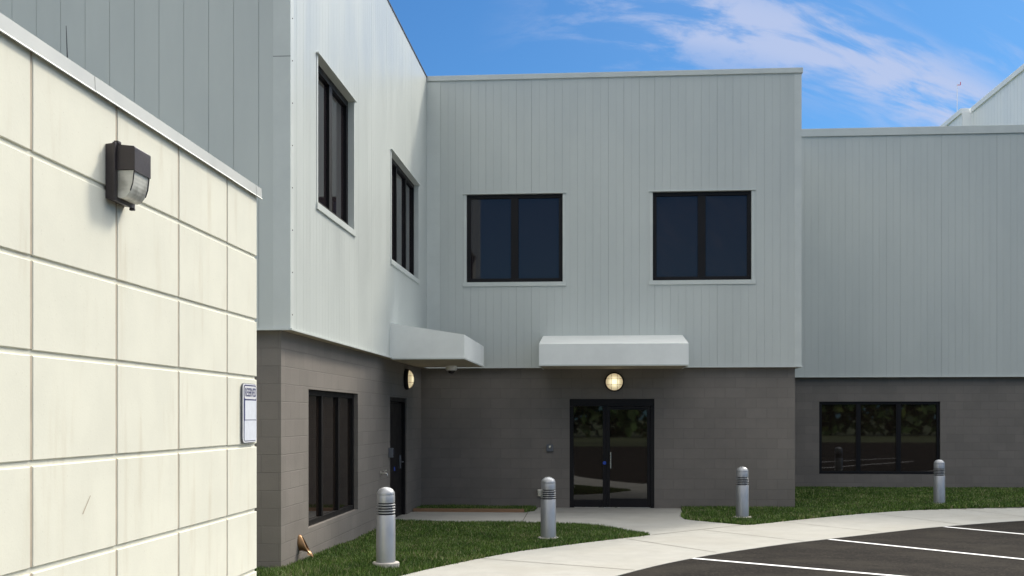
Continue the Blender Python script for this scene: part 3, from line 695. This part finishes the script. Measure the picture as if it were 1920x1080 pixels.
b_ = MB(); b_.sm = True; b_.tube([(XC + 0.065, 18.11, 0.905), (XC + 0.075, 18.11, 0.945)], 0.006, 8); b_.lathe([(0.028, 0), (0.028, 0.008)], (XC + 0.075, 18.11, 0.945), 'z', 14); b_.build('wheel', 'steel', r)

# bronze downspout nozzle near the corner of the left wing
r = empty('downspout_nozzle', (XC, 13.12, 0.30), 'bronze downspout nozzle curving out of the block wall near the lawn', 'nozzle')
b_ = MB(); b_.sm = True
b_.lathe([(0.082, 0.001), (0.082, 0.006), (0.076, 0.009), (0.05, 0.010)], (XC, 13.12, 0.345), 'x', 32); b_.build('flange', 'bronze', r)
bm = bmesh.new(); rings = []
for k in range(15):
    t = k / 14; x_ = XC + 0.006 + 0.155 * t ** 0.9; zb = 0.235 - 0.075 * t ** 2.6; zt = 0.425 - 0.045 * t - 0.150 * t * t; w = 0.062 * (1 - 0.30 * t); lim = math.pi * (1 - 0.46 * max(0, (t - 0.12) / 0.88) ** 0.8)
    ring = []
    for i in range(21):
        ph = -lim + 2 * lim * i / 20
        ring.append(bm.verts.new((x_ + 0.05 * t * (1 - math.cos(ph)) / 2 * -1, 13.12 + w * math.sin(ph) * (1.0 + 0.15 * math.cos(ph)), zb + (zt - zb) * (1 - math.cos(ph)) / 2)))
    rings.append(ring)
for k in range(14):
    for i in range(20): bm.faces.new((rings[k][i], rings[k][i + 1], rings[k + 1][i + 1], rings[k + 1][i]))
bmesh.ops.recalc_face_normals(bm, faces=bm.faces[:]); bmesh.ops.solidify(bm, geom=bm.faces[:], thickness=0.008)
b_ = MB(); b_.sm = True; b_.bm(bm); b_.build('spout', 'bronze', r)

# ------------------------------------------------------------ bollards
def bollard(loc, label, scale=1.0, foot=0.035):
    r = empty('bollard', loc, label, 'bollard', 'silver bollards along the curved pavement')
    def B(mb, name, m): o = mb.build(name, m, None); o.parent = r; return o
    b_ = MB(); b_.sm = True; b_.lathe([(0.112, 0.0), (0.112, 0.592), (0.108, 0.598)], n=40); B(b_, 'post', 'alu')
    b_ = MB(); b_.sm = True; b_.lathe([(0.085, 0.590), (0.085, 0.745)], n=32); B(b_, 'lamp_core', 'slot')
    b_ = MB(); b_.sm = True
    for k in range(4):
        z = 0.618 + k * 0.031; b_.lathe([(0.090, z + 0.004), (0.111, z), (0.111, z + 0.010), (0.104, z + 0.015), (0.090, z + 0.016)], n=40, cap=False)
    B(b_, 'louvres', 'alu')
    b_ = MB(); b_.sm = True
    b_.lathe([(0.09, 0.740), (0.107, 0.740), (0.107, 0.826), (0.105, 0.829), (0.103, 0.830), (0.103, 0.832), (0.108, 0.834)] + [(0.108 * math.cos(R(t)), 0.834 + 0.088 * math.sin(R(t))) for t in range(8, 90, 8)] + [(0.002, 0.922)], n=40)
    B(b_, 'cap', 'alu')
    b_ = MB(); b_.sm = True; b_.lathe([(0.158, -0.12), (0.158, foot - 0.008), (0.150, foot), (0.113, foot + 0.001)], n=40); B(b_, 'footing', 'footing')
    return r
bb = [bollard((-2.485, 13.07, 0.075), 'nearest and largest silver bollard, on a raised round footing in the left lawn', foot=0.045)]
def copy_thing(src, loc, label):
    c = src.copy(); C.objects.link(c); c.location = loc; c['label'] = label
    for ch in children(src):
        d_ = ch.copy(); C.objects.link(d_); d_.parent = c
    return c
copy_thing(bb[0], (-0.735, 16.45, 0.02), 'silver bollard on the tip side of the left lawn, just left of the glass door')
copy_thing(bb[0], (2.51, 20.10, 0.02), 'silver bollard on the right lawn in front of the bare block wall')
copy_thing(bb[0], (6.86, 23.45, 0.03), 'farthest silver bollard, before the triple window of the recessed wing')

r = tag(boxpart('timber_edging', 'wood', None, -3.50, -1.40, 21.145, 21.205, -0.02, 0.085, bev=0.006), 'low brown timber edging along the grass strip at the back wall', 'edging')

# ------------------------------------------------------------ cream block building on the left
XA = -2.295; YE = 7.452
gar = empty('block_outbuilding', (XA, 4, 0), 'low cream painted block building filling the left edge, with metal coping', 'building')
rows = [-0.1, 0.39, 0.79, 1.194, 1.629, 2.079, 2.464, 2.888, 3.32]; cols = [YE, 6.845, 6.035, 5.237, 4.425, 3.62, 2.81, 2.0, 1.2, 0.4, -0.4, -1.2, -2.0, -4.0]
s = MB(); hg, vg, dep = 0.011, 0.0105, 0.009
for z0, z1 in zip(rows[:-1], rows[1:]):
    for y1, y0 in zip(cols[:-1], cols[1:]):
        a0 = y0 + vg; a1 = y1 - (0.0 if y1 == YE else vg); b0 = z0 + hg; b1 = z1 - hg
        ji = [rng.uniform(-0.0012, 0.0012) for _ in range(4)]
        ch = 0.0035
        F = [(XA, a0 + ch, b0 + ch + ji[0]), (XA, a1 - ch, b0 + ch + ji[1]), (XA, a1 - ch, b1 - ch + ji[2]), (XA, a0 + ch, b1 - ch + ji[3])]
        Mid = [(XA - ch, a0, b0 + ji[0]), (XA - ch, a1, b0 + ji[1]), (XA - ch, a1, b1 + ji[2]), (XA - ch, a0, b1 + ji[3])]
        K = [(XA - dep - 0.004, a0, b0), (XA - dep - 0.004, a1, b0), (XA - dep - 0.004, a1, b1 - 0.0), (XA - dep - 0.004, a0, b1)]
        s.add(F + Mid + K, [(0, 1, 2, 3)] + [(i, 4 + i, 4 + (i + 1) % 4, (i + 1) % 4) for i in range(4)] + [(4 + i, 8 + i, 8 + (i + 1) % 4, 4 + (i + 1) % 4) for i in range(4)])
s.box(XA - 0.30, XA - dep, -4, YE - 0.02, -0.1, 3.33)      # backing wythe seen in the bed joints
s.box(-9, XA - 0.302, YE - 0.3, YE - 0.02, -0.1, 3.33)
s.mi = 1
for y in cols[1:-1]:
    for z0, z1 in zip(rows[:-1], rows[1:]): s.box(XA - dep, XA - 0.004, y - vg - 0.001, y + vg + 0.001, z0 + hg + 0.004, z1 - hg - 0.002)
s.build('block_wall', ['cream', 'caulk'], gar, origin=(XA, 4, 0))
ys_ = [-4.0, -0.6, 1.9, 4.975, 6.90, 7.40, 7.52]
for i, (y0, y1) in enumerate(zip(ys_[:-1], ys_[1:])):
    c = MB(); o = 0.0015 * (i % 2)
    c.prism([(XA + 0.010 + o, 3.297), (XA + 0.017 + o, 3.290), (XA + 0.021 + o, 3.292), (XA + 0.014 + o, 3.302), (XA + 0.011 + o, 3.366), (XA - 0.35, 3.385), (XA - 0.35, 3.34), (XA + 0.004, 3.34), (XA + 0.004, 3.297)], 'y', y0 + 0.001, y1 - 0.001)
    c.build('coping', 'coping', gar, origin=(XA, (y0 + y1) / 2, 3.3))
s = MB(); s.box(-9, XA - 0.36, -4, YE - 0.31, 3.2, 3.3); s.build('roof', 'roof', gar)
# a scuff on one block
s = MB(); s.add([(XA + 0.001, 4.872, 1.385), (XA + 0.001, 4.884, 1.385), (XA + 0.001, 4.958, 1.462), (XA + 0.001, 4.952, 1.464)], [(0, 1, 2, 3)]); s.build('scuff', 'caulk', gar, fix=False)

r = tag(MB() and (lambda m_: (m_.tube([(XA - 0.32, 5.40, 3.25), (XA - 0.32, 5.40, 3.52), (XA - 0.322, 5.385, 3.745)], [0.0045, 0.004, 0.0015], 8), m_.build('rod_antenna', 'slot', None, origin=(XA - 0.32, 5.40, 3.3)))[1])(MB()), 'thin dark rod standing on the roof edge of the cream block building', 'antenna')

# wall-pack light
wp = empty('flood_light', (XA, 5.22, 2.96), 'dark brown wall-pack light with ribbed glass lens on the cream block wall', 'light fixture')
y0, y1 = 5.112, 5.325; XF = XA
b_ = MB(); b_.prism([(XF + 0.001, 2.838), (XF + 0.036, 2.832), (XF + 0.036, 3.096), (XF + 0.001, 3.092)], 'y', y0, y1); b_.build('back_box', 'packbody', wp)
b_ = MB(); b_.box(XF + 0.0365, XF + 0.050, y0 - 0.008, y1 + 0.008, 2.826, 3.100, 0.003); 
b_.box(XF + 0.034, XF + 0.056, 5.125, 5.16, 3.098, 3.110, 0.002); b_.box(XF + 0.034, XF + 0.058, 5.300, 5.318, 2.815, 2.828, 0.003); b_.build('door_frame', 'packbody', wp)
b_ = MB()
hood = [(XF + 0.0505, 2.973), (XF + 0.0505, 3.092), (XF + 0.132, 3.083), (XF + 0.136, 3.077), (XF + 0.136, 2.968), (XF + 0.131, 2.968), (XF + 0.131, 2.975)]
b_.prism(hood, 'y', y0 + 0.012, y1 - 0.012); b_.build('hood', 'packbody', wp)
b_ = MB(); b_.sm = True
lens = [(XF + 0.0505, 2.972), (XF + 0.0505, 2.846), (XF + 0.072, 2.842), (XF + 0.092, 2.849), (XF + 0.110, 2.872), (XF + 0.122, 2.910), (XF + 0.1295, 2.9725)]
b_.prism(lens, 'y', y0 + 0.020, y1 - 0.020); b_.build('lens', 'lens', wp)
b_ = MB(); b_.tube([(XF + 0.112, y0 + 0.0185, 2.876), (XF + 0.124, y0 + 0.0185, 2.912), (XF + 0.131, y0 + 0.0185, 2.972)], 0.003, 6); b_.build('lens_clip', 'packbody', wp)
b_ = MB(); b_.tube([(XF + 0.112, y1 - 0.0185, 2.876), (XF + 0.124, y1 - 0.0185, 2.912), (XF + 0.131, y1 - 0.0185, 2.972)], 0.003, 6); b_.build('lens_clip', 'packbody', wp)

# reserved sign
sg = empty('parking_sign', (XA, 7.27, 1.645), 'white RESERVED sign with navy border on the end of the cream wall', 'sign')
def rrect(mb, x, y0, y1, z0, z1, rad, th, n=6):
    pts = []
    for cy, cz, a0 in ((y1 - rad, z1 - rad, 0), (y0 + rad, z1 - rad, 90), (y0 + rad, z0 + rad, 180), (y1 - rad, z0 + rad, 270)):
        for k in range(n + 1): t = R(a0 + 90 * k / n); pts.append((cy + rad * math.cos(t), cz + rad * math.sin(t)))
    mb.prism(pts, 'x', x, x + th)
sy0, sy1, sz0, sz1 = 7.105, 7.405, 1.648, 2.036
b_ = MB(); rrect(b_, XA + 0.004, sy0, sy1, sz0, sz1, 0.035, 0.008); b_.build('plate', 'greybox', sg)
b_ = MB(); rrect(b_, XA + 0.0125, sy0 + 0.004, sy1 - 0.002, sz0 + 0.003, sz1 - 0.003, 0.033, 0.002); b_.build('face', 'white', sg)
b_ = MB(); rrect(b_, XA + 0.0148, sy0 + 0.022, sy1 - 0.014, sz0 + 0.012, sz1 - 0.010, 0.026, 0.0008); b_.build('border', 'navy', sg)
b_ = MB(); rrect(b_, XA + 0.0158, sy0 + 0.033, sy1 - 0.021, 1.934, sz1 - 0.018, 0.02, 0.0008); b_.build('header', 'white', sg)
b_ = MB(); rrect(b_, XA + 0.0158, sy0 + 0.045, sy1 - 0.023, 1.800, 1.925, 0.004, 0.0008); b_.build('panel', 'signpanel', sg)
b_ = MB(); rrect(b_, XA + 0.0158, sy0 + 0.033, sy1 - 0.021, 1.664, 1.795, 0.012, 0.0008); b_.build('panel', 'signpanel', sg)
cu = bpy.data.curves.new('lettering', 'FONT'); cu.body = 'RESERVED'; cu.align_x = 'CENTER'; cu.align_y = 'CENTER'; cu.size = 0.078; cu.extrude = 0.0004; cu.offset = 0.0008
to = bpy.data.objects.new('lettering_src', cu); C.objects.link(to)
bpy.context.view_layer.update(); me = bpy.data.meshes.new_from_object(to.evaluated_get(bpy.context.evaluated_depsgraph_get())); bpy.data.objects.remove(to)
xs = [v.co.x for v in me.vertices]; kx = 0.228 / (max(xs) - min(xs))
me.transform(Matrix.Rotation(R(90), 4, 'Z') @ Matrix.Rotation(R(90), 4, 'X') @ Matrix.Diagonal((kx, 1.0, 1, 1)))
me.materials.append(M['navy']); lt = bpy.data.objects.new('lettering', me); C.objects.link(lt); lt.parent = sg; lt.location = (0.0172, 7.264 - 7.27, 1.975 - 1.645)

# ------------------------------------------------------------ the taller hall behind on the right
hall = empty('warehouse_hall', (20, 40, 0), 'tall white metal hall rising behind the recessed wing at the right', 'building')
ZH = 12.70; X1, X2 = 12.78, 13.10
s = MB(); siding(s, 'X', -1, X2, 29.8, 41.0, 0, ZH - 0.18, seams(29.8, 30, 0.30, 41, half=False), [], gw=0.02)
siding(s, 'X', -1, X1, 41.0, 75, 0, ZH - 0.18, seams(41, 41.3, 0.30, 75, half=False), [], gw=0.02)
s.add([(X1, 41, 0), (X2, 41, 0), (X2, 41, ZH - .18), (X1, 41, ZH - .18)], [(0, 1, 2, 3)])
siding(s, 'Y', -1, 29.8, X2, 40, 0, ZH - 0.18, seams(X2, X2 + 0.2, 0.30, 40, half=False), [], gw=0.02)
s.build('siding_wall', ['siding_white', 'groove'], hall, fix=False)
s = MB(); s.box(X2 - 0.05, X2 + 0.4, 29.75, 40.95, ZH - 0.18, ZH, 0.01); s.box(X1 - 0.05, X1 + 0.4, 41.02, 75, ZH - 0.18, ZH + 0.004, 0.01); s.box(X2 + 0.41, 40, 29.75, 30.1, ZH - 0.18, ZH, 0.01)
s.build('coping', 'siding_white', hall)
s = MB(); s.box(X2 + 0.3, 40, 30.2, 75, 0, ZH - 0.2); s.build('roof', 'roof', hall)
r = empty('radio_mast', (18.45, 60, 0), 'thin distant mast with red and white fittings beyond the white hall', 'mast')
b_ = MB(); b_.tube([(18.45, 60, 0), (18.45, 60, 19.0)], 0.014, 6); b_.build('pole', 'white', r)
b_ = MB(); b_.box(18.605, 18.635, 59.98, 60.02, 18.95, 19.10, 0.005); b_.box(18.45, 18.62, 59.99, 60.01, 18.93, 18.96); b_.build('beacon', 'red', r)

# ------------------------------------------------------------ trees across the lot (seen in the glass)
def tree(loc, hgt, seed, label):
    rg = np.random.default_rng(seed); t = empty('tree', loc, label, 'tree', 'trees on the far side of the parking lot')
    b_ = MB(); b_.sm = True; b_.tube([(0, 0, -0.1), (0.05, 0.03, hgt * 0.2), (0.0, 0.1, hgt * 0.45), (0.1, 0, hgt * 0.8)], [0.24, 0.18, 0.13, 0.04], 10)
    cl_ = []
    for k in range(9):
        an = rg.uniform(0, 6.28); z = hgt * rg.uniform(0.35, 0.75); rr = hgt * rg.uniform(0.15, 0.3)
        e_ = (rr * math.cos(an), rr * math.sin(an), z + hgt * 0.14); b_.tube([(0, 0.05, z - hgt * .06), (e_[0] * .5, e_[1] * .5, z + hgt * .06), e_], [0.08, 0.05, 0.02], 7); cl_.append(e_)
    o = b_.build('trunk', 'bark', None); o.parent = t
    cl_ += [(rg.normal(0, hgt * .12), rg.normal(0, hgt * .12), hgt * rg.uniform(.55, .95)) for _ in range(16)]
    ctr = np.array(cl_); n = 5200; ci = rg.integers(0, len(ctr), n); dd = rg.normal(0, 1, (n, 3)); dd /= np.linalg.norm(dd, axis=1)[:, None]
    Pn = ctr[ci] + dd * (rg.uniform(0, 1, n) ** 0.4)[:, None] * hgt * 0.13
    sz = rg.uniform(0.06, 0.13, n); A = rg.normal(0, 1, (n, 3)); A /= np.linalg.norm(A, axis=1)[:, None]; B_ = np.cross(A, rg.normal(0, 1, (n, 3))); B_ /= np.linalg.norm(B_, axis=1)[:, None]
    V = np.stack([Pn - A * sz[:, None], Pn + B_ * sz[:, None] * .6, Pn + A * sz[:, None], Pn - B_ * sz[:, None] * .6], 1).reshape(-1, 3)
    me = bpy.data.meshes.new('crown'); me.from_pydata(V.tolist(), [], [(4 * i, 4 * i + 1, 4 * i + 2, 4 * i + 3) for i in range(n)]); me.materials.append(M['leaf'])
    c = bpy.data.objects.new('crown', me); C.objects.link(c); c.parent = t
for i, (x, y, h_) in enumerate(((-13, -27, 8), (-7.5, -29, 9.5), (-2, -27, 7.5), (3.5, -30, 9), (9.5, -28, 8), (16, -29, 9))):
    tree((x, y, -0.06), h_, 20 + i, '%s leafy tree in the row beyond the far side of the parking lot' % ('leftmost', 'second from left', 'third from left', 'fourth from left', 'fifth from left', 'rightmost')[i])

# a wood far behind the lot, one mass
rg = np.random.default_rng(5); n = 26000
px_ = rg.uniform(-90, 90, n); top = 8.0 + 2.2 * np.sin(px_ * 0.21) + 1.2 * np.sin(px_ * 0.73 + 1) + 0.7 * np.sin(px_ * 1.9)
pz = top * rg.uniform(0, 1, n) ** 0.75; py_ = -58 + rg.normal(0, 1.6, n) + 1.5 * np.sin(px_ * 0.5)
Pn = np.stack([px_, py_, pz], 1); sz = rg.uniform(0.35, 0.75, n); A = rg.normal(0, 1, (n, 3)); A /= np.linalg.norm(A, axis=1)[:, None]; B_ = np.cross(A, rg.normal(0, 1, (n, 3))); B_ /= np.linalg.norm(B_, axis=1)[:, None]
V = np.stack([Pn - A * sz[:, None], Pn + B_ * sz[:, None] * .6, Pn + A * sz[:, None], Pn - B_ * sz[:, None] * .6], 1).reshape(-1, 3)
me = bpy.data.meshes.new('woodland'); me.from_pydata(V.tolist(), [], [(4 * i, 4 * i + 1, 4 * i + 2, 4 * i + 3) for i in range(n)]); me.materials.append(M['leaf'])
o = bpy.data.objects.new('woodland', me); C.objects.link(o); tag(o, 'dense green woodland standing far beyond the parking lot', 'woodland', None, 'stuff')
